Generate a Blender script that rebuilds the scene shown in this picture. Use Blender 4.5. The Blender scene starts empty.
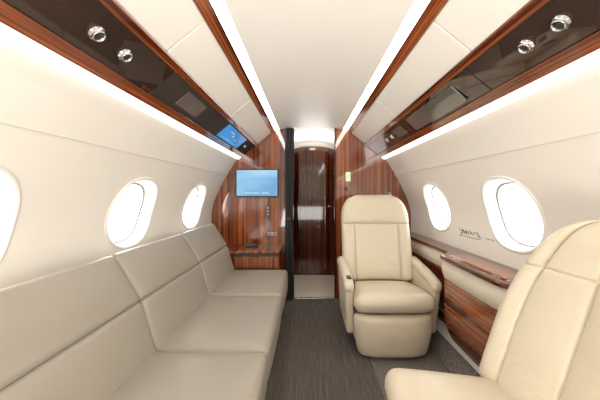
import bpy, bmesh, math, random
from mathutils import Vector, Matrix
from mathutils.geometry import delaunay_2d_cdt
random.seed(4)
C=0.045; YA=-1.5; YB=3.0
scene=bpy.context.scene
col=scene.collection

# ------------------------------------------------------------ materials
def base_mat(name,color,rough=0.5,metal=0.0,coat=0.0,emit=None,es=0.0):
    m=bpy.data.materials.new(name); m.use_nodes=True
    b=m.node_tree.nodes['Principled BSDF']
    b.inputs['Base Color'].default_value=(*color,1)
    b.inputs['Roughness'].default_value=rough
    b.inputs['Metallic'].default_value=metal
    b.inputs['Coat Weight'].default_value=coat
    b.inputs['Coat Roughness'].default_value=0.02
    if emit:
        b.inputs['Emission Color'].default_value=(*emit,1)
        b.inputs['Emission Strength'].default_value=es
    return m,b
def noise_chain(m,scale=(1,1,1),nscale=5,detail=4,rough=.55,coord='Object'):
    nt=m.node_tree
    tc=nt.nodes.new('ShaderNodeTexCoord'); mp=nt.nodes.new('ShaderNodeMapping')
    mp.inputs['Scale'].default_value=scale
    n=nt.nodes.new('ShaderNodeTexNoise'); n.inputs['Scale'].default_value=nscale
    n.inputs['Detail'].default_value=detail; n.inputs['Roughness'].default_value=rough
    nt.links.new(tc.outputs[coord],mp.inputs['Vector']); nt.links.new(mp.outputs[0],n.inputs['Vector'])
    return n
def ramp(m,fac,stops,const=False):
    r=m.node_tree.nodes.new('ShaderNodeValToRGB')
    e=r.color_ramp.elements
    while len(e)<len(stops): e.new(.5)
    for i,(p,c) in enumerate(stops):
        e[i].position=p; e[i].color=(*c,1)
    if const: r.color_ramp.interpolation='CONSTANT'
    m.node_tree.links.new(fac,r.inputs['Fac']); return r
def bump(m,b,fac,strength,dist=.002,prev=None):
    bp=m.node_tree.nodes.new('ShaderNodeBump'); bp.inputs['Strength'].default_value=strength
    bp.inputs['Distance'].default_value=dist
    if prev: m.node_tree.links.new(prev.outputs[0],bp.inputs['Normal'])
    m.node_tree.links.new(fac,bp.inputs['Height']); m.node_tree.links.new(bp.outputs[0],b.inputs['Normal'])
    return bp
def plain(name,color,rough=.5,var=.04,nscale=3,bs=0.0,bscale=400,crease=0,**k):
    m,b=base_mat(name,color,rough,**k)
    n=noise_chain(m,nscale=nscale)
    r=ramp(m,n.outputs[0],[(.3,tuple(c*(1-var) for c in color)),(.7,tuple(min(1,c*(1+var)) for c in color))])
    m.node_tree.links.new(r.outputs[0],b.inputs['Base Color'])
    bp=None
    if crease>0:
        n3=noise_chain(m,scale=(1,1,1.5),nscale=13,detail=3,rough=.5); bp=bump(m,b,n3.outputs[0],crease,.02)
    if bs>0:
        n2=noise_chain(m,nscale=bscale,detail=2); bump(m,b,n2.outputs[0],bs,.001,bp)
    return m
def wood(name,scale,dark=1.0,rough=.12,coat=.8,red=1.12):
    m,b=base_mat(name,(.2,.07,.03),rough,coat=coat)
    n=noise_chain(m,scale=scale,nscale=1,detail=4,rough=.65)
    d=dark; e=d*red
    r=ramp(m,n.outputs[0],[(.34,(.028*e,.007*d,.0035*d)),(.43,(.095*e,.023*d,.008*d)),(.475,(.26*e,.076*d,.023*d)),(.51,(.11*e,.027*d,.009*d)),(.56,(.26*e,.076*d,.024*d)),(.61,(.38*e,.135*d,.042*d)),(.67,(.15*e,.038*d,.013*d))])
    m.node_tree.links.new(r.outputs[0],b.inputs['Base Color'])
    return m
M={}
M['wall']=plain('cream_wall',(.82,.775,.70),.45,.012)
M['ceil']=plain('ceiling_fabric',(.93,.90,.845),.42,.012)
M['panel']=plain('cream_panel',(.86,.82,.75),.34,.012)
M['band']=plain('beige_leather_band',(.64,.575,.46),.4,.02)
M['seam']=plain('seam_shadow',(.28,.24,.20),.7)
M['woodV']=wood('wood_vertical',(40,40,.28),1.0,.08)
M['woodY']=wood('wood_lengthwise',(42,.35,42),1.0)
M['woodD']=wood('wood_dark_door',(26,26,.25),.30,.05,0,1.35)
M['woodT']=wood('wood_side_cabinet',(26,.35,26),.85,.10,.6,1.15)
M['woodE']=wood('wood_table_top',(36,.5,36),.45,.10,.3)
M['psu']=plain('gloss_dark_panel',(.040,.024,.018),.04,.2,coat=.8)
M['psuR']=plain('satin_dark_panel',(.035,.022,.017),.7,.2)
M['psu2']=plain('smoked_glass',(.14,.12,.105),.05,.1,coat=.6)
M['sofa']=plain('taupe_leather',(.325,.290,.236),.32,.02,2,.12,260,.07)
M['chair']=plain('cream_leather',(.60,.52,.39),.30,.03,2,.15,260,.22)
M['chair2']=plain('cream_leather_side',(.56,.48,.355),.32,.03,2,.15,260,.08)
M['black']=plain('black_curtain',(.014,.014,.015),.7,.25)
M['plastic']=plain('black_plastic',(.03,.03,.035),.3,.1)
M['chrome'],_=base_mat('chrome',(.75,.73,.70),.18,1.0)
M['chromeD'],_=base_mat('dark_chrome',(.42,.40,.38),.16,1.0)
M['rim']=plain('window_rim',(.80,.775,.74),.4,.01)
M['ring']=plain('window_shade_track',(.38,.36,.34),.5,.02)
M['stone']=plain('light_stone',(.78,.68,.56),.3,.03,4)
M['placard']=plain('pale_green_placard',(.60,.72,.50),.4,.1,40,emit=(.7,.85,.55),es=.25)
M['strip'],_=base_mat('light_diffuser',(1,1,1),.5,emit=(1,.975,.93),es=11.5)
M['strip2'],_=base_mat('cove_diffuser',(1,1,1),.5,emit=(1,.975,.93),es=1.5)
M['glowd'],_=base_mat('glow_disc_emitter',(1,1,1),.5,emit=(1,.95,.88),es=14)  # emitter for the disc added to brighten the vestibule
M['pane'],_=base_mat('daylight_pane',(1,1,1),.3,emit=(.98,.99,1),es=6.0)
def carpet(name,cols,scale,ns):
    m,b=base_mat(name,cols[0],.95)
    n=noise_chain(m,scale=scale,nscale=ns,detail=4,rough=.7)
    r=ramp(m,n.outputs[0],[(.35,cols[0]),(.5,cols[1]),(.66,cols[2])])
    m.node_tree.links.new(r.outputs[0],b.inputs['Base Color'])
    n2=noise_chain(m,nscale=300,detail=2); bump(m,b,n2.outputs[0],.4,.003)
    return m
M['runner']=carpet('runner_carpet',[(.070,.057,.048),(.106,.087,.074),(.152,.127,.110)],(150,4,1),1)
M['speck']=carpet('speckled_carpet',[(.07,.058,.048),(.18,.152,.13),(.34,.30,.265)],(1,1,1),110)
def screen(name,stops,es,sc,const=False):
    m,b=base_mat(name,(0,0,0),.15)
    n=noise_chain(m,scale=sc,nscale=1,detail=3)
    r=ramp(m,n.outputs[0],stops,const)
    m.node_tree.links.new(r.outputs[0],b.inputs['Emission Color']); b.inputs['Emission Strength'].default_value=es
    return m
M['tv']=screen('television_picture',[(.35,(.14,.36,.62)),(.5,(.25,.52,.76)),(.68,(.45,.68,.84))],.9,(1.5,1,4))
M['tvw'],_=base_mat('television_graphic',(0,0,0),.2,emit=(.50,.73,.86),es=.9)
M['map']=screen('moving_map_picture',[(.3,(.01,.15,.45)),(.7,(.03,.27,.62))],.8,(5,5,5))
M['mapw'],_=base_mat('map_graphic',(0,0,0),.2,emit=(.25,.55,.7),es=.9)

# ------------------------------------------------------------ mesh helpers
def finish(name,me,mat,parent=None,smooth=True,**props):
    o=bpy.data.objects.new(name,me); col.objects.link(o)
    if mat: me.materials.append(mat)
    if smooth:
        for p in me.polygons: p.use_smooth=True
    if parent: o.parent=parent
    for k,v in props.items(): o[k]=v
    return o
def from_pydata(name,v,f,mat,**k):
    me=bpy.data.meshes.new(name); me.from_pydata([tuple(x) for x in v],[],f); me.update()
    bm=bmesh.new(); bm.from_mesh(me); bmesh.ops.recalc_face_normals(bm,faces=bm.faces); bm.to_mesh(me); bm.free()
    return finish(name,me,mat,**k)
def empty(name,loc,**props):
    o=bpy.data.objects.new(name,None); o.empty_display_size=.1; o.location=loc; col.objects.link(o)
    for k,v in props.items(): o[k]=v
    return o
def prism(name,poly,y0,y1,mat,bevel=0,**k):
    n=len(poly)
    v=[(x,y0,z) for x,z in poly]+[(x,y1,z) for x,z in poly]
    f=[list(range(n)),list(range(2*n-1,n-1,-1))]+[[i,(i+1)%n,n+(i+1)%n,n+i] for i in range(n)]
    o=from_pydata(name,v,f,mat,smooth=False,**k)
    if bevel:
        b=o.modifiers.new('bevel','BEVEL'); b.width=bevel; b.segments=3; b.limit_method='ANGLE'
    return o
def box(name,lo,hi,mat,bevel=.003,**k):
    return prism(name,[(lo[0],lo[2]),(hi[0],lo[2]),(hi[0],hi[2]),(lo[0],hi[2])],lo[1],hi[1],mat,bevel,**k)
def cushion_mesh(half,r,warp=None,puff=(0,0,0),n=7,e=4,extra=((),(),())):
    def axis(h,rr,ex):
        a=[]
        for i in range(e): a.append(-h+rr*(1-math.cos(math.pi/2*i/e)))
        a+= [ -h+rr+(2*(h-rr))*i/n for i in range(n+1)]
        for i in range(e-1,-1,-1): a.append(h-rr*(1-math.cos(math.pi/2*i/e)))
        for s in ex:
            a=[q for q in a if abs(q-s)>.014 or abs(q)>=h-1e-6]
            a+=[s-.012,s-.007,s-.0035,s,s+.0035,s+.007,s+.012]
        return sorted(a)
    r=min(r,min(half)*.98)
    ax=[axis(h,r,ex) for h,ex in zip(half,extra)]; N=[len(a)-1 for a in ax]
    idx={}; vs=[]; fs=[]
    def vid(i,j,k):
        key=(i,j,k)
        if key not in idx:
            p=Vector((ax[0][i],ax[1][j],ax[2][k]))
            q=Vector([max(-(half[a]-r),min(half[a]-r,p[a])) for a in range(3)])
            d=p-q
            if d.length>1e-9: p=q+d.normalized()*r
            u=[max(-1,min(1,p[a]/half[a])) for a in range(3)]
            for a in range(3):
                if puff[a]:
                    b1,b2=[c for c in range(3) if c!=a]
                    p[a]+=u[a]*puff[a]*(1-abs(u[b1])**2.5)*(1-abs(u[b2])**2.5)
            if warp: p=warp(p)
            idx[key]=len(vs); vs.append(tuple(p))
        return idx[key]
    for a in range(3):
        b,c=[(1,2),(2,0),(0,1)][a]
        for s in (0,N[a]):
            for i in range(N[b]):
                for j in range(N[c]):
                    def k(u,w):
                        t=[0,0,0]; t[a]=s; t[b]=u; t[c]=w; return vid(*t)
                    q=[k(i,j),k(i+1,j),k(i+1,j+1),k(i,j+1)]
                    if s==0: q.reverse()
                    fs.append(q)
    me=bpy.data.meshes.new('cushion'); me.from_pydata(vs,[],fs); me.update(); return me
def cushion(name,center,half,r,mat,parent=None,rot=None,warp=None,pre=None,puff=(0,0,0),n=7,extra=((),(),()),**props):
    c=Vector(center); R=rot or Matrix.Identity(3)
    def w(p):
        if pre: p=pre(p)
        p=c+R@p
        return warp(p) if warp else p
    me=cushion_mesh(half,r,w,puff,n,4,extra)
    return finish(name,me,mat,parent,**props)
def cyl(name,loc,axis,r,h,mat,parent=None,seg=28,rings=None,**props):
    rings=rings or [(0,0),(r*.96,0),(r,.1*h),(r,.9*h),(r*.9,h),(0,h)]
    z=Vector(axis).normalized(); x=z.orthogonal().normalized(); y=z.cross(x)
    vs=[];fs=[];L=Vector(loc)
    for rr,hh in rings:
        for i in range(seg):
            a=2*math.pi*i/seg
            vs.append(L+x*rr*math.cos(a)+y*rr*math.sin(a)+z*hh)
    for k in range(len(rings)-1):
        for i in range(seg):
            fs.append([k*seg+i,k*seg+(i+1)%seg,(k+1)*seg+(i+1)%seg,(k+1)*seg+i])
    me=bpy.data.meshes.new(name); me.from_pydata([tuple(v) for v in vs],[],fs); me.update()
    bm=bmesh.new(); bm.from_mesh(me); bmesh.ops.remove_doubles(bm,verts=bm.verts,dist=1e-6)
    bmesh.ops.recalc_face_normals(bm,faces=bm.faces); bm.to_mesh(me); bm.free()
    return finish(name,me,mat,parent,**props)

# ------------------------------------------------------------ cabin section
WP=[(-.2,.72),(0,.87),(.2,.98),(.5,1.05),(.85,1.068),(1.0,1.052),(1.2,.968),(1.35,.885),(1.5,.79),(1.65,.68)]
def half(z):
    for i in range(1,len(WP)-2):
        if z<=WP[i+1][0] or i==len(WP)-3:
            p0,p1,p2,p3=WP[i-1],WP[i],WP[i+1],WP[i+2]
            t=(z-p1[0])/(p2[0]-p1[0]); h=p2[0]-p1[0]
            m1=(p2[1]-p0[1])/(p2[0]-p0[0])*h; m2=(p3[1]-p1[1])/(p3[0]-p1[0])*h
            return (2*t**3-3*t**2+1)*p1[1]+(t**3-2*t**2+t)*m1+(-2*t**3+3*t**2)*p2[1]+(t**3-t**2)*m2
P=[(.342,1.811),(.387,1.80),(.43,1.772),(.575,1.655),(.598,1.635),(.710,1.544),(.746,1.515),(.780,1.488)]
S=lambda s,p:(C+s*p[0],p[1])
HC=P[0][0]

# windows
WA,WB,WN,WZ=.192,.187,2.35,1.012
win={-1:[-.95,-.10,.75,1.61,2.47],1:[-1.08,-.22,.64,1.495,2.34]}
def selli(a,b,t):
    c,s=math.cos(t),math.sin(t)
    return (a*math.copysign(abs(c)**(2/WN),c), b*math.copysign(abs(s)**(2/WN),s))
wn=1
for s,side in ((-1,'left'),(1,'right')):
    pts=[];edges=[]
    K=56
    for cy in win[s]:
        b0=len(pts)
        for i in range(K):
            dy,dz=selli(WA,WB,2*math.pi*i/K); pts.append(Vector((cy+dy,WZ+dz)))
            edges.append((b0+i,b0+(i+1)%K))
    ny=60;nz=44
    for i in range(ny+1):
        for j in range(nz+1):
            y=YA+(YB-YA)*i/ny; z=1.5*j/nz
            if all(abs((y-cy)/(WA+.02))**WN+abs((z-WZ)/(WB+.02))**WN>1 for cy in win[s]):
                pts.append(Vector((y,z)))
    r=delaunay_2d_cdt(pts,edges,[],0,1e-6)
    V=[(C+s*half(v.y),v.x,v.y) for v in r[0]]
    F=[]
    for f in r[2]:
        cy0=sum(r[0][i].x for i in f)/3; cz0=sum(r[0][i].y for i in f)/3
        if all(abs((cy0-cy)/WA)**WN+abs((cz0-WZ)/WB)**WN>1 for cy in win[s]):
            F.append(list(f))
    o=from_pydata('wall_'+side,V,F,M['wall'],kind='structure',label='cream curved cabin sidewall with oval window openings',category='wall')
    me=o.data
    if sum(p.normal.x for p in me.polygons)*s>0: me.flip_normals()
    for cy in win[s]:
        loops=[(1.10,-.002),(1.085,.006),(1.04,.009),(1.0,.004),(.96,-.02),(.92,-.055),(.905,-.06)]
        vs=[];fs=[]
        for sc,d in loops:
            for i in range(K):
                dy,dz=selli(WA*sc,WB*sc,2*math.pi*i/K); z=WZ+dz
                vs.append((C+s*(half(z)-d),cy+dy,z))
        for k in range(len(loops)-1):
            for i in range(K): fs.append([k*K+i,k*K+(i+1)%K,(k+1)*K+(i+1)%K,(k+1)*K+i])
        w=from_pydata('window_%d'%wn,vs,fs,M['rim'],kind='structure',label='oval cabin window with moulded cream surround',category='window')
        if sum(p.normal.x for p in w.data.polygons)*s>0: w.data.flip_normals()
        vs=[];fs=[]
        for sc,d in ((.905,-.06),(.89,-.056),(.86,-.062)):
            for i in range(K):
                dy,dz=selli(WA*sc,WB*sc,2*math.pi*i/K); z=WZ+dz
                vs.append((C+s*(half(z)-d),cy+dy,z))
        for k in range(2):
            for i in range(K): fs.append([k*K+i,k*K+(i+1)%K,(k+1)*K+(i+1)%K,(k+1)*K+i])
        from_pydata('shade_track',vs,fs,M['ring'],parent=w)
        vs=[(C+s*(half(WZ)+.063),cy,WZ)];fs=[]
        for q,sc in enumerate((.3,.6,.865)):
            for i in range(K):
                dy,dz=selli(WA*sc,WB*sc,2*math.pi*i/K); z=WZ+dz
                vs.append((C+s*(half(z)+.063),cy+dy,z))
        for i in range(K):
            fs.append([0,1+i,1+(i+1)%K])
            for q in range(2): fs.append([1+q*K+i,1+q*K+(i+1)%K,1+(q+1)*K+(i+1)%K,1+(q+1)*K+i])
        from_pydata('window_pane',vs,fs,M['pane'],parent=w)
        wn+=1

# floor, ceiling
box('floor',(-1.1,YA,-.05),(1.2,3.0,0),M['speck'],0,kind='structure',label='speckled grey-brown carpeted cabin floor',category='floor')
box('carpet_runner',(-.228,YA+.02,.0),(.425,2.985,.006),M['runner'],.002,label='grey-brown ribbed carpet runner along the aisle',category='carpet')
def ceilz(h): return P[0][1]+.03*(1-(h/HC)**2)
def cprof(z0=0):
    return [(C-HC+2*HC*i/16,ceilz(-HC+2*HC*i/16)+z0) for i in range(17)]
prism('ceiling',cprof()+cprof(.03)[::-1],YA,YB,M['ceil'],kind='structure',label='cream arched cabin ceiling',category='ceiling')

def slab(name,p,q,s,y0,y1,mat,proud=0.0,t=.02,bevel=0,gap=0,**k):
    a=Vector(S(s,p)); b=Vector(S(s,q)); d=(b-a).normalized()
    nrm=Vector((-d.y,d.x))
    if nrm.dot(Vector((C,1.0))-a)<0: nrm=-nrm
    a=a+d*gap; b=b-d*gap
    pts=[a+nrm*proud,b+nrm*proud,b-nrm*t,a-nrm*t]
    return prism(name,[(v.x,v.y) for v in pts],y0,y1,mat,bevel,**k)
tn=1
def trim(p,q,s,mat,y0,y1,label,**k):
    global tn
    slab('trim_%d'%tn,p,q,s,y0,y1,mat,kind='structure',label=label,category='trim',**k); tn+=1
for s in (-1,1):
    slab('light_strip',P[0],P[1],s,YA,YB-.002,M['strip'],0,.012,label='long glowing white ceiling light strip',category='light',group='cabin light strips')
    slab('light_strip',P[6],P[7],s,YA,YB-.002,M['strip2'],-.001,.012,label='long glowing light strip along the lower edge of the overhead unit',category='light',group='cabin light strips')
    trim(P[1],P[2],s,M['woodY'],YA,YB-.002,'glossy striped wood ceiling trim',proud=.006,t=.02,bevel=.002)
    trim(P[3],P[4],s,M['woodY'],YA,YB-.002,'glossy striped wood trim above the service panels',proud=.008,t=.02,bevel=.002)
    trim(P[5],P[6],s,M['woodY'],YA,YB-.002,'glossy striped wood trim below the service panels',proud=.008,t=.02,bevel=.002)
    slab('trim_%d'%tn,P[2],P[3],s,YA,YB-.002,M['seam'],-.008,.02,kind='structure',label='backing behind overhead panels',category='trim'); tn+=1
    ys=[-1.5,-.66,.20,1.05,1.92,2.99]
    for a,b in zip(ys[:-1],ys[1:]):
        slab('overhead_panel',P[2],P[3],s,a+.004,b-.004,M['panel'],.004,.010,bevel=.003,gap=.002,label='cream leather-look overhead panel',category='panel',group='cream overhead panels')
    z=1.325
    pts=[(C+s*(half(z+.006)+.002),z+.006),(C+s*(half(z+.006)-.008),z+.006),(C+s*(half(z-.006)-.008),z-.006),(C+s*(half(z-.006)+.002),z-.006)]
    prism('trim_%d'%tn,pts,YA,YB-.002,M['wall'],0,kind='structure',label='raised joint line of the sidewall lining',category='trim'); tn+=1
# service panels
for s in (-1,1):
    a=Vector(S(s,P[4])); b=Vector(S(s,P[5])); d=(b-a).normalized()
    nrm=Vector((-d.y,d.x))
    if nrm.dot(Vector((C,1.0))-a)<0: nrm=-nrm
    mid=(a+b)/2
    def at(y,u=0,h=0): 
        q=mid+d*u+nrm*h; return Vector((q.x,y,q.y))
    n3=Vector((nrm.x,0,nrm.y)); d3=Vector((d.x,0,d.y))
    def plate(name,y0,y1,u0,u1,h,t,mat,parent,tilt=0,bev=.003,**k):
        poly=[mid+d*u0+nrm*h,mid+d*u1+nrm*(h+tilt),mid+d*u1+nrm*(h+tilt-t),mid+d*u0+nrm*(h-t)]
        return prism(name,[(v.x,v.y) for v in poly],y0,y1,mat,bev,parent=parent,**k)
    segs=[-1.5,-.45,.45,1.18,1.95,2.99]
    if s==1: segs=[-1.5,-.5,.40,1.14,1.95,2.99]
    for k,(y0,y1) in enumerate(zip(segs[:-1],segs[1:])):
        r=slab('service_panel',P[4],P[5],s,y0+.002,y1-.002,M['psuR' if (k>=3 and s<0) else 'psu'],.002,.02,bevel=.002,gap=.001,
             label='glossy dark overhead passenger service panel',category='panel',group='overhead service panels')
        def vent(y,rr=.021,u=0):
            cyl('air_vent',at(y,u,.002),n3,rr,.02,M['chromeD'],r,rings=[(0,0),(rr*1.25,0),(rr*1.25,.004),(rr,.006),(rr,.015),(rr*.88,.019),(rr*.72,.017),(rr*.64,.008),(0,.008)],label='round dark chrome air vent')
            cyl('vent_nozzle',at(y,u,.010),n3,rr*.5,.008,M['plastic'],r)
        if k==2:
            if s<0: vent(.81,.019,.002); vent(.935,.019,.002)
            else: vent(.765,.019,-.004); vent(.885,.019,-.004)
        if k==0 or k==1: vent(y0+.5); vent(y0+.62)
        if k==3:
            if s>0: plate('folded_display',1.28,1.86,-.05,.052,.012,.012,M['psu2'],r,tilt=.008)
            else: plate('smoked_plate',1.36,1.60,-.045,.045,.006,.005,M['psu2'],r)  # left plate is added in place of a reflection on the panel
        if k==4 and s>0:
            vent(2.28,.016); vent(2.42,.016); plate('smoked_plate',2.02,2.2,-.04,.04,.006,.005,M['psu2'],r)
        if k==4 and s<0:
            g=r
            ce=at(2.29,.000,.010)
            ux=d3.normalized()
            uy=(Vector((0,1,0))+n3*.02).normalized()
            un=ux.cross(uy).normalized()
            if un.dot(n3)<0: un=-un
            def pl(name,wu,wv,h0,h1,mat,off=(0,0),**kk):
                vs=[]
                for h in (h0,h1):
                    for (su,sv) in ((-1,-1),(1,-1),(1,1),(-1,1)):
                        vs.append(ce+ux*(wu*su+off[0])+uy*(wv*sv+off[1])+un*h)
                return from_pydata(name,vs,[[0,1,2,3],[4,5,6,7],[0,1,5,4],[1,2,6,5],[2,3,7,6],[3,0,4,7]],mat,smooth=False,parent=g,**kk)
            pl('display_housing',.066,.275,-.010,0,M['plastic'])
            pl('display_screen',.063,.270,0,.0015,M['map'],label='blue moving map display')
            pl('map_graphic',.004,.05,.0015,.0022,M['mapw'],(-.026,-.08))
            pl('map_graphic',.007,.016,.0015,.0022,M['mapw'],(-.006,-.02))
            pl('map_graphic',.003,.04,.0015,.0022,M['mapw'],(.012,.08))
            pl('map_graphic',.0015,.21,.0015,.0022,M['mapw'],(.046,0))
            vent(2.72,.013)

# bulkhead
def bulk(s,inner):
    pts=[(inner,0)]
    zs=[1.5*i/24 for i in range(25)]
    pts+=[(C+s*(half(z)+.005),z) for z in zs]
    pts+=[S(s,(p[0]+.01,p[1]+.02)) for p in P[::-1]]
    for i in range(1,6):
        h=HC+( abs(inner-C)-HC)*i/5
        pts.append((C+s*h,ceilz(h)+.01))
    return pts
prism('wall_front_left',bulk(-1,-.235),3.0,3.05,M['woodV'],0,kind='structure',label='glossy reddish striped wood bulkhead',category='wall')
prism('wall_front_right',bulk(1,.30),3.0,3.05,M['woodV'],0,kind='structure',label='glossy reddish striped wood bulkhead',category='wall')
box('trim_%d'%tn,(.295,2.985,0),(.312,3.055,1.83),M['woodD'],.003,kind='structure',label='dark edge of bulkhead opening',category='trim'); tn+=1
box('wall_back',(-1.15,YA-.05,-.05),(1.25,YA,1.9),M['wall'],0,kind='structure',label='cream aft wall',category='wall')
# forward vestibule
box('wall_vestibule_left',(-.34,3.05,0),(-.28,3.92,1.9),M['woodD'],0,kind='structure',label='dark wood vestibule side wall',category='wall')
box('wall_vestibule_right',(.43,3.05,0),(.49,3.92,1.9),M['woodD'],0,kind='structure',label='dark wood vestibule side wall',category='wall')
box('floor.001',(-.34,3.0,-.05),(.49,3.95,0),M['stone'],0,kind='structure',label='light beige vestibule floor',category='floor')
vc=[(-.30+.75*i/20,1.70+.145*max(0,math.sin(math.pi*i/20))**.5) for i in range(21)]
prism('ceiling.001',[(-.34,1.70)]+vc+[(.49,1.70),(.49,1.93),(-.34,1.93)],3.05,3.95,M['ceil'],0,kind='structure',label='cream curved vestibule ceiling',category='ceiling')
box('wall_vestibule_front',(-.34,3.92,0),(.49,3.97,1.9),M['wall'],0,kind='structure',label='cream wall above the forward door',category='wall')
box('threshold_plate',(-.235,2.99,.0),(.30,3.02,.010),M['chromeD'],.003,label='slim metal threshold strip at the doorway',category='threshold')
dp=[(-.25,0.0),(.42,0.0)]+[(.085+.335*math.cos(math.pi*i/16),1.68+.10*math.sin(math.pi*i/16)) for i in range(17)]
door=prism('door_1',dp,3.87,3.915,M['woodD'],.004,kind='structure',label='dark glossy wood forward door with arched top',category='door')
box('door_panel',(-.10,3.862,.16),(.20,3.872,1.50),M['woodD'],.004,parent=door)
box('door_light_streak',(.248,3.862,.1),(.254,3.872,1.5),M['chromeD'],.001,parent=door,label='slim metal strip standing in for a streak of light')  # bright strip stands in for a thin line of light on the door
cyl('door_handle',(.30,3.87,.95),(0,-1,0),.014,.03,M['chromeD'],door)
box('door_handle',(.29,3.84,.935),(.35,3.847,.945),M['chromeD'],.002,parent=door)
cyl('vestibule_glow_disc',(.09,3.25,1.845),(0,0,-1),.05,.012,M['glowd'],label='round glowing disc added to brighten the vestibule',category='lamp')  # added glowing disc, extra brightness for the vestibule
def area(name,loc,rot,sx,sy,e,c=(1,.965,.92)):
    l=bpy.data.lights.new(name,'AREA'); l.shape='RECTANGLE'; l.size=sx; l.size_y=sy; l.energy=e; l.color=c
    o=bpy.data.objects.new(name,l); o.location=loc; o.rotation_euler=rot; col.objects.link(o); return o
area('vestibule_fill_light',(.08,3.46,1.60),(math.radians(180),0,0),.3,.4,3.0)  # added fill aimed upward to brighten the vestibule ceiling
area('aft_fill_light',(.05,-.75,.55),(math.radians(155),0,0),1.3,.8,30,(1,.975,.93))  # added fill behind the camera, aimed up and forward to lift the ceiling

# curtain
vs=[];fs=[];nu=120;nv=30
for j in range(nv+1):
    z=.012+1.80*j/nv
    pinch=1-.30*math.exp(-((z-.86)/.16)**2)
    cx=-.184-.010*math.exp(-((z-.86)/.2)**2)
    for i in range(nu):
        a=2*math.pi*i/nu
        f=1+.28*math.cos(8*a+.9*math.sin(2.5*z))
        vs.append((cx+.038*f*pinch*math.cos(a),2.95+.032*f*pinch*math.sin(a),z))
for j in range(nv):
    for i in range(nu): fs.append([j*nu+i,j*nu+(i+1)%nu,(j+1)*nu+(i+1)%nu,(j+1)*nu+i])
cur=from_pydata('curtain',vs,fs,M['black'],label='gathered black doorway curtain',category='curtain')
cyl('curtain_tie',(-.193,2.95,.845),(0,0,1),.032,.03,M['plastic'],cur)

# television
tv=box('television',(-.755,2.955,1.085),(-.30,2.999,1.385),M['plastic'],.008,label='slim flat television showing a light blue picture on the wooden bulkhead',category='television')
box('screen',(-.742,2.951,1.10),(-.313,2.9555,1.372),M['tv'],0,parent=tv)
box('screen_banner',(-.66,2.9500,1.125),(-.50,2.9512,1.135),M['tvw'],0,parent=tv,label='pale line of on-screen graphics')
box('screen_banner',(-.48,2.9500,1.125),(-.40,2.9512,1.135),M['tvw'],0,parent=tv,label='pale line of on-screen graphics')
sw=box('switch_panel',(-.44,2.992,.88),(-.40,3.0,1.0),M['plastic'],.003,label='small dark switch panel on the wooden bulkhead',category='switch')
for i in range(3):
    box('switch_button',(-.430,2.989,.892+.036*i),(-.410,2.993,.912+.036*i),M['chromeD'],.002,parent=sw)
so=box('power_socket',(-.42,2.992,.675),(-.32,3.0,.712),M['ring'],.003,label='grey double power socket',category='socket')
for x in (-.395,-.345): cyl('socket_hole',(x,2.9925,.6935),(0,-1,0),.010,.002,M['plastic'],so)
box('wall_placard',(.415,2.99,1.255),(.465,3.0,1.355),M['placard'],.003,label='small pale green placard on the wooden bulkhead',category='sign')
box('wall_switch',(.40,2.99,1.16),(.432,3.0,1.20),M['plastic'],.003,label='small dark control on the wooden bulkhead',category='switch')

# credenza
cr=empty('credenza',(-.5,2.85,0),label='low glossy wood cabinet beside the sofa under the television',category='cabinet')
def P2(o,parent):
    o.parent=parent; o.matrix_parent_inverse=Matrix.Translation(-parent.location); return o
P2(box('body',(-.80,2.64,0.01),(-.262,2.995,.555),M['woodV'],.004),cr)
P2(box('cabinet_top',(-.90,2.605,.560),(-.252,2.995,.588),M['woodT'],.008),cr)
P2(box('shadow_gap',(-.70,2.634,.535),(-.268,2.642,.556),M['plastic'],.002),cr)  # black strip painted in as the shade under the top
P2(box('drawer',(-.70,2.626,.42),(-.272,2.642,.530),M['woodV'],.005),cr)
P2(box('shadow_gap',(-.70,2.634,.402),(-.268,2.642,.418),M['plastic'],.002),cr)  # black strip painted in as the shade between the drawers
P2(box('drawer',(-.70,2.626,.28),(-.272,2.642,.40),M['woodV'],.005),cr)
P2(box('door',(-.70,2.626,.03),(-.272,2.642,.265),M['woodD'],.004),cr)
tr=box('control_unit',(-.62,2.80,.588),(-.50,2.90,.612),M['plastic'],.006,label='small black control unit lying on the wooden cabinet',category='control')
box('control_unit_button',(-.60,2.82,.612),(-.57,2.85,.615),M['chromeD'],.001,parent=tr)

# ------------------------------------------------------------ sofa
sofa=empty('sofa',(-.55,1.6,0),label='three-seat taupe leather sofa with split back cushions along the window wall',category='sofa')
def strapC(name,x0,z0,x1,z1,th,y0,y1,puff):
    a=Vector((x0,0,z0)); b=Vector((x1,0,z1)); up=(b-a).normalized()
    nn=Vector((up.z,0,-up.x))
    R=Matrix((nn,Vector((0,1,0)),up)).transposed()
    c=(a+b)/2-nn*th/2; c.y=(y0+y1)/2
    o=cushion(name,c,(th/2,(y1-y0)/2-.0015,(b-a).length/2-.001),.022,M['sofa'],rot=R,puff=(puff,0,0),n=12)
    return P2(o,sofa)
yd=[.56,1.25,1.93,2.59]
for y0,y1 in zip(yd[:-1],yd[1:]):
    P2(cushion('seat_cushion',(-.460,(y0+y1)/2,.338),(.285,(y1-y0)/2-.0015,.088),.032,M['sofa'],puff=(0.008,0,.011),n=12),sofa)
    strapC('lower_back_cushion',-.660,.40,-.732,.648,.14,y0,y1,.009)
    strapC('upper_back_cushion',-.732,.648,-.862,.858,.12,y0,y1,.010)
P2(box('base',(-.80,.57,.008),(-.250,2.58,.262),M['sofa'],.015),sofa)
P2(box('back_support',(-.955,.57,.265),(-.86,2.58,.70),M['sofa'],.015),sofa)
prism('side_ledge',[(-.990,.73),(C-half(.73)+.004,.73),(C-half(.775)+.004,.775),(-.990,.775)],.1,2.98,M['wall'],.004,label='narrow cream ledge between the sofa and the sidewall',category='ledge')

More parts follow.
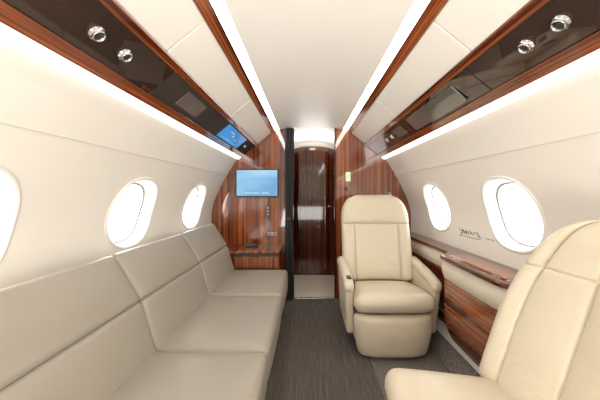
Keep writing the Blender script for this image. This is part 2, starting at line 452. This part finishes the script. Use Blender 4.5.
# ------------------------------------------------------------ armchairs
def sn(t): return max(0.0,math.sin(math.pi*min(1,max(0,t))))
def armchair(loc,rotz,arm_drop,label,z0,h,p,top,rec=.27,sz=.378,hx=.284,pf=.016,gd=.013,sxs=(-.185,.185),channels=False,fwd=0):
    r=empty('armchair',loc,label=label,category='chair',group='cream leather cabin armchairs'); r.rotation_euler=(0,0,rotz)
    L=M['chair']; L2=M['chair2']
    def wb(q):
        z=q.z; t=max(0,(z-z0)/h)
        k=max(.12,(1-min(1,t)**p))**(1/p) if t>0 else 1
        return Vector((q.x*k,q.y-fwd+(z-.42)*rec-.045*(abs(q.x)/.3)**2,z))
    def seatw(q): return Vector((q.x,q.y,q.z-q.y*.10))
    cushion('pedestal',(0,.02,.05),(.19,.18,.048),.02,M['plastic'],r)
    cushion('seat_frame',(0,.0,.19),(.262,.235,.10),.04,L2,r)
    cushion('seat_cushion',(0,-.045,sz),(.272,.258,.060),.055,L,r,warp=seatw,puff=(0,.012,.020),n=10)
    lt=sz-.050
    def lw(q):
        t=max(0,(.28-q.z)/.28); return Vector((q.x*(1-.14*t**1.8),q.y+.030*t**2+.05*(abs(q.x)/.27)**4,q.z))
    cushion('leg_rest',(0,-.258,lt/2+.004),(.270,.038,lt/2-.004),.036,L,r,warp=lw,puff=(0,.016,0),n=10)
    zb=.40; zc=(zb+top)/2; hz=(top-zb)/2
    zs=.86-zc
    edges=[-hx]+list(sxs)+[hx]
    def groove(q):
        if q.y<0:
            g=0
            if q.z<zs or channels: 
                for s_ in sxs: g=max(g,math.exp(-((q.x-s_)/.0055)**2))
            g=max(g,(.5 if channels else .85)*math.exp(-((q.z-zs)/.0055)**2))
            q=Vector(q); q.y+=gd*g
            if q.z>zs and not channels:
                q.y-=pf*1.9*sn((q.z-zs)/(hz-zs))**.7*(1-abs(q.x/hx)**4)
            else:
                vz=sn((q.z+hz)/(2*hz))**.35 if channels else sn((q.z+hz)/(zs+hz))**.4
                for e0,e1 in zip(edges[:-1],edges[1:]):
                    if e0<=q.x<=e1: q.y-=pf*sn((q.x-e0)/(e1-e0))**.8*vz; break
        return q
    cushion('backrest',(0,.215,zc),(hx,.062,hz),.055,L,r,warp=wb,pre=groove,n=16,extra=(sxs,(),(zs,)))
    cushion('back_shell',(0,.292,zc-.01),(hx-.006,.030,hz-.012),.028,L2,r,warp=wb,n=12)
    for sx in (-1,1):
        dz=-arm_drop
        def aw(q): 
            t=max(0,(-.08-q.y)/.17)
            return Vector((q.x,q.y,q.z+q.y*.14-.020*t*t))
        cushion('armrest',(sx*.300,.0,.525+dz),(.036,.240,.038),.032,L,r,warp=aw,puff=(0,0,.004))
        def sw_(q):
            t=max(0,(.45-q.z)/.4)
            return Vector((q.x-sx*.018*t,q.y*(1-.14*t)+.02*t,q.z+q.y*.14*(1-t)))
        if arm_drop==0:
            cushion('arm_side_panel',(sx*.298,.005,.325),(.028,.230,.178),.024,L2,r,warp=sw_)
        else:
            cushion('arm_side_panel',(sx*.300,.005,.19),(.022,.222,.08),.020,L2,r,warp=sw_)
    if arm_drop==0:
        cushion('seat_control',(-.262,-.175,.488),(.006,.036,.028),.005,M['plastic'],r,label='black recessed seat control')
        cushion('seat_control',(-.296,-.175,.533),(.016,.032,.007),.006,M['plastic'],r,label='black seat control')
    return r
armchair((.588,2.13,.007),0,0,'cream leather armchair with raised arms beside the wooden console',.88,.250,2.6,1.105,sz=.354,gd=.013,pf=.013,hx=.288)
armchair((.585,.800,.007),math.radians(-92),.25,'cream leather armchair turned towards the aisle with lowered arms',.64,.42,1.95,1.035,.34,.380,.298,.014,.014,(-.20,-.0,.20),True,.065)

# ------------------------------------------------------------ right side console
def layered(name,levels,mat,smooth=False):
    n=len(levels[0][1]); vs=[];fs=[]
    for z,pl in levels: vs+=[(x,y,z) for x,y in pl]
    for k in range(len(levels)-1):
        for i in range(n): fs.append([k*n+i,k*n+(i+1)%n,(k+1)*n+(i+1)%n,(k+1)*n+i])
    fs.append(list(range(n))[::-1]); fs.append([(len(levels)-1)*n+i for i in range(n)])
    return from_pydata(name,vs,fs,mat,smooth=smooth)
con=empty('side_console',(1.0,2.0,0),label='long glossy wood side console with bulging cream leather band',category='side table')
wx=lambda z:C+half(z)-.004
def plan(y):
    if y>1.93: return .972
    if y>1.81:
        t=(y-1.81)/.12; t=t*t*(3-2*t); return .870+.102*t
    return .866+.004*((y-1.5)/.3)**2
def outline(z,ins,y0=1.18,y1=2.975,rr=.12):
    w=wx(z); pts=[]; n=70
    for i in range(n+1):
        t=i/n; t=t**1.3
        y=y0+ins+(y1-y0-2*ins)*t
        x=plan(y)+ins
        u=(y0+ins+rr-y)/rr
        if u>0: x+=rr*(1-math.sqrt(max(0,1-u*u)))
        pts.append((min(x,w-.008),y))
    return pts+[(w,y1-ins),(w,y0+ins)]
P2(layered('cabinet_body',[(z,outline(z,.018+.05*max(0,(.36-z)/.18)**2)) for z in (.18,.22,.26,.32,.38,.46,.54,.58)],M['woodT']),con)
P2(layered('leather_band',[(z,outline(z,.018-.016*math.sin(math.pi*(z-.58)/.118))) for z in [.58+.118*i/10 for i in range(11)]],M['band']),con)
P2(layered('console_top',[(z,outline(z,i)) for z,i in ((.698,-.002),(.702,-.008),(.717,-.008),(.722,-.001))],M['woodE']),con)
P2(prism('table_leaf',[(.915,.722),(1.045,.722),(1.045,.729),(.915,.729)],1.30,1.80,M['woodT'],.004),con)
P2(box('metal_edge',(.903,1.31,.7225),(.906,1.79,.725),M['chrome'],.001),con)
P2(box('metal_edge',(.915,1.285,.7225),(1.045,1.289,.725),M['chrome'],.001),con)
for s,nm in ((-1,'left'),(1,'right')):
    pts=[(C+s*(half(z)-.012),z) for z in (0.0,.03,.06,.10)]+[(C+s*(half(z)+.01),z) for z in (.10,0.0)]
    prism('baseboard_'+nm,pts,YA,YB-.01,M['speck'],0,kind='structure',label='low carpeted skirting',category='baseboard')

# handwritten marks on sidewall
def stroke(pts,bd):
    cu=bpy.data.curves.new('marks','CURVE'); cu.dimensions='3D'; cu.bevel_depth=bd
    for ln in pts:
        sp=cu.splines.new('NURBS'); sp.points.add(len(ln)-1); sp.use_endpoint_u=True; sp.order_u=3
        for i,(y,z) in enumerate(ln): sp.points[i].co=(C+half(z)-.003,y,z,1)
    o=bpy.data.objects.new('tmp',cu); col.objects.link(o)
    dg=bpy.context.evaluated_depsgraph_get(); me=bpy.data.meshes.new_from_object(o.evaluated_get(dg))
    bpy.data.objects.remove(o); return me
y0=2.03;z0=.838
marks=[[(-.01,.045),(.012,.01),(.03,.05),(.02,.0),(.0,-.015),(.025,.02),(.045,.045),(.04,.005)],
 [(.05,.005),(.065,.045),(.07,.0),(.055,.025),(.09,.03),(.085,.0)],
 [(.10,.045),(.098,.005),(.12,.035),(.108,.018),(.135,.01),(.14,.04)],
 [(.15,.03),(.175,.042),(.158,.015),(.19,.02),(.16,-.005),(.20,.004)],
 [(-.01,-.022),(.06,-.012),(.13,-.022),(.19,-.012)],
 [(.235,.010),(.245,.0),(.252,.012),(.262,.0),(.270,.010)],
 [(.285,.012),(.278,.002),(.292,.0),(.300,.010)],
 [(.312,.010),(.322,.0),(.332,.010),(.345,.0)]]
for i,m_ in enumerate(marks):
    ln=[(y0-px*1.25,z0+pz*.8) for px,pz in m_]
    finish('pen_mark',stroke([ln],.0015 if i<5 else .0011),M['plastic'],label='small black pen mark on the cream sidewall below the window',category='writing',group='handwritten marks on the sidewall')

# ------------------------------------------------------------ world, camera
w=bpy.data.worlds.new('world'); scene.world=w; w.use_nodes=True
w.node_tree.nodes['Background'].inputs[0].default_value=(.9,.95,1,1)
w.node_tree.nodes['Background'].inputs[1].default_value=1.0
cam=bpy.data.cameras.new('camera'); co=bpy.data.objects.new('camera',cam); col.objects.link(co)
cam.sensor_width=36; cam.lens=280/600*36; cam.clip_start=.02
co.location=(0,0,1.12); co.rotation_euler=(math.radians(90),0,0)
cam.shift_x=-7/600; cam.shift_y=-6/600
scene.camera=co
scene.view_settings.view_transform='Standard'
scene.view_settings.exposure=0.22
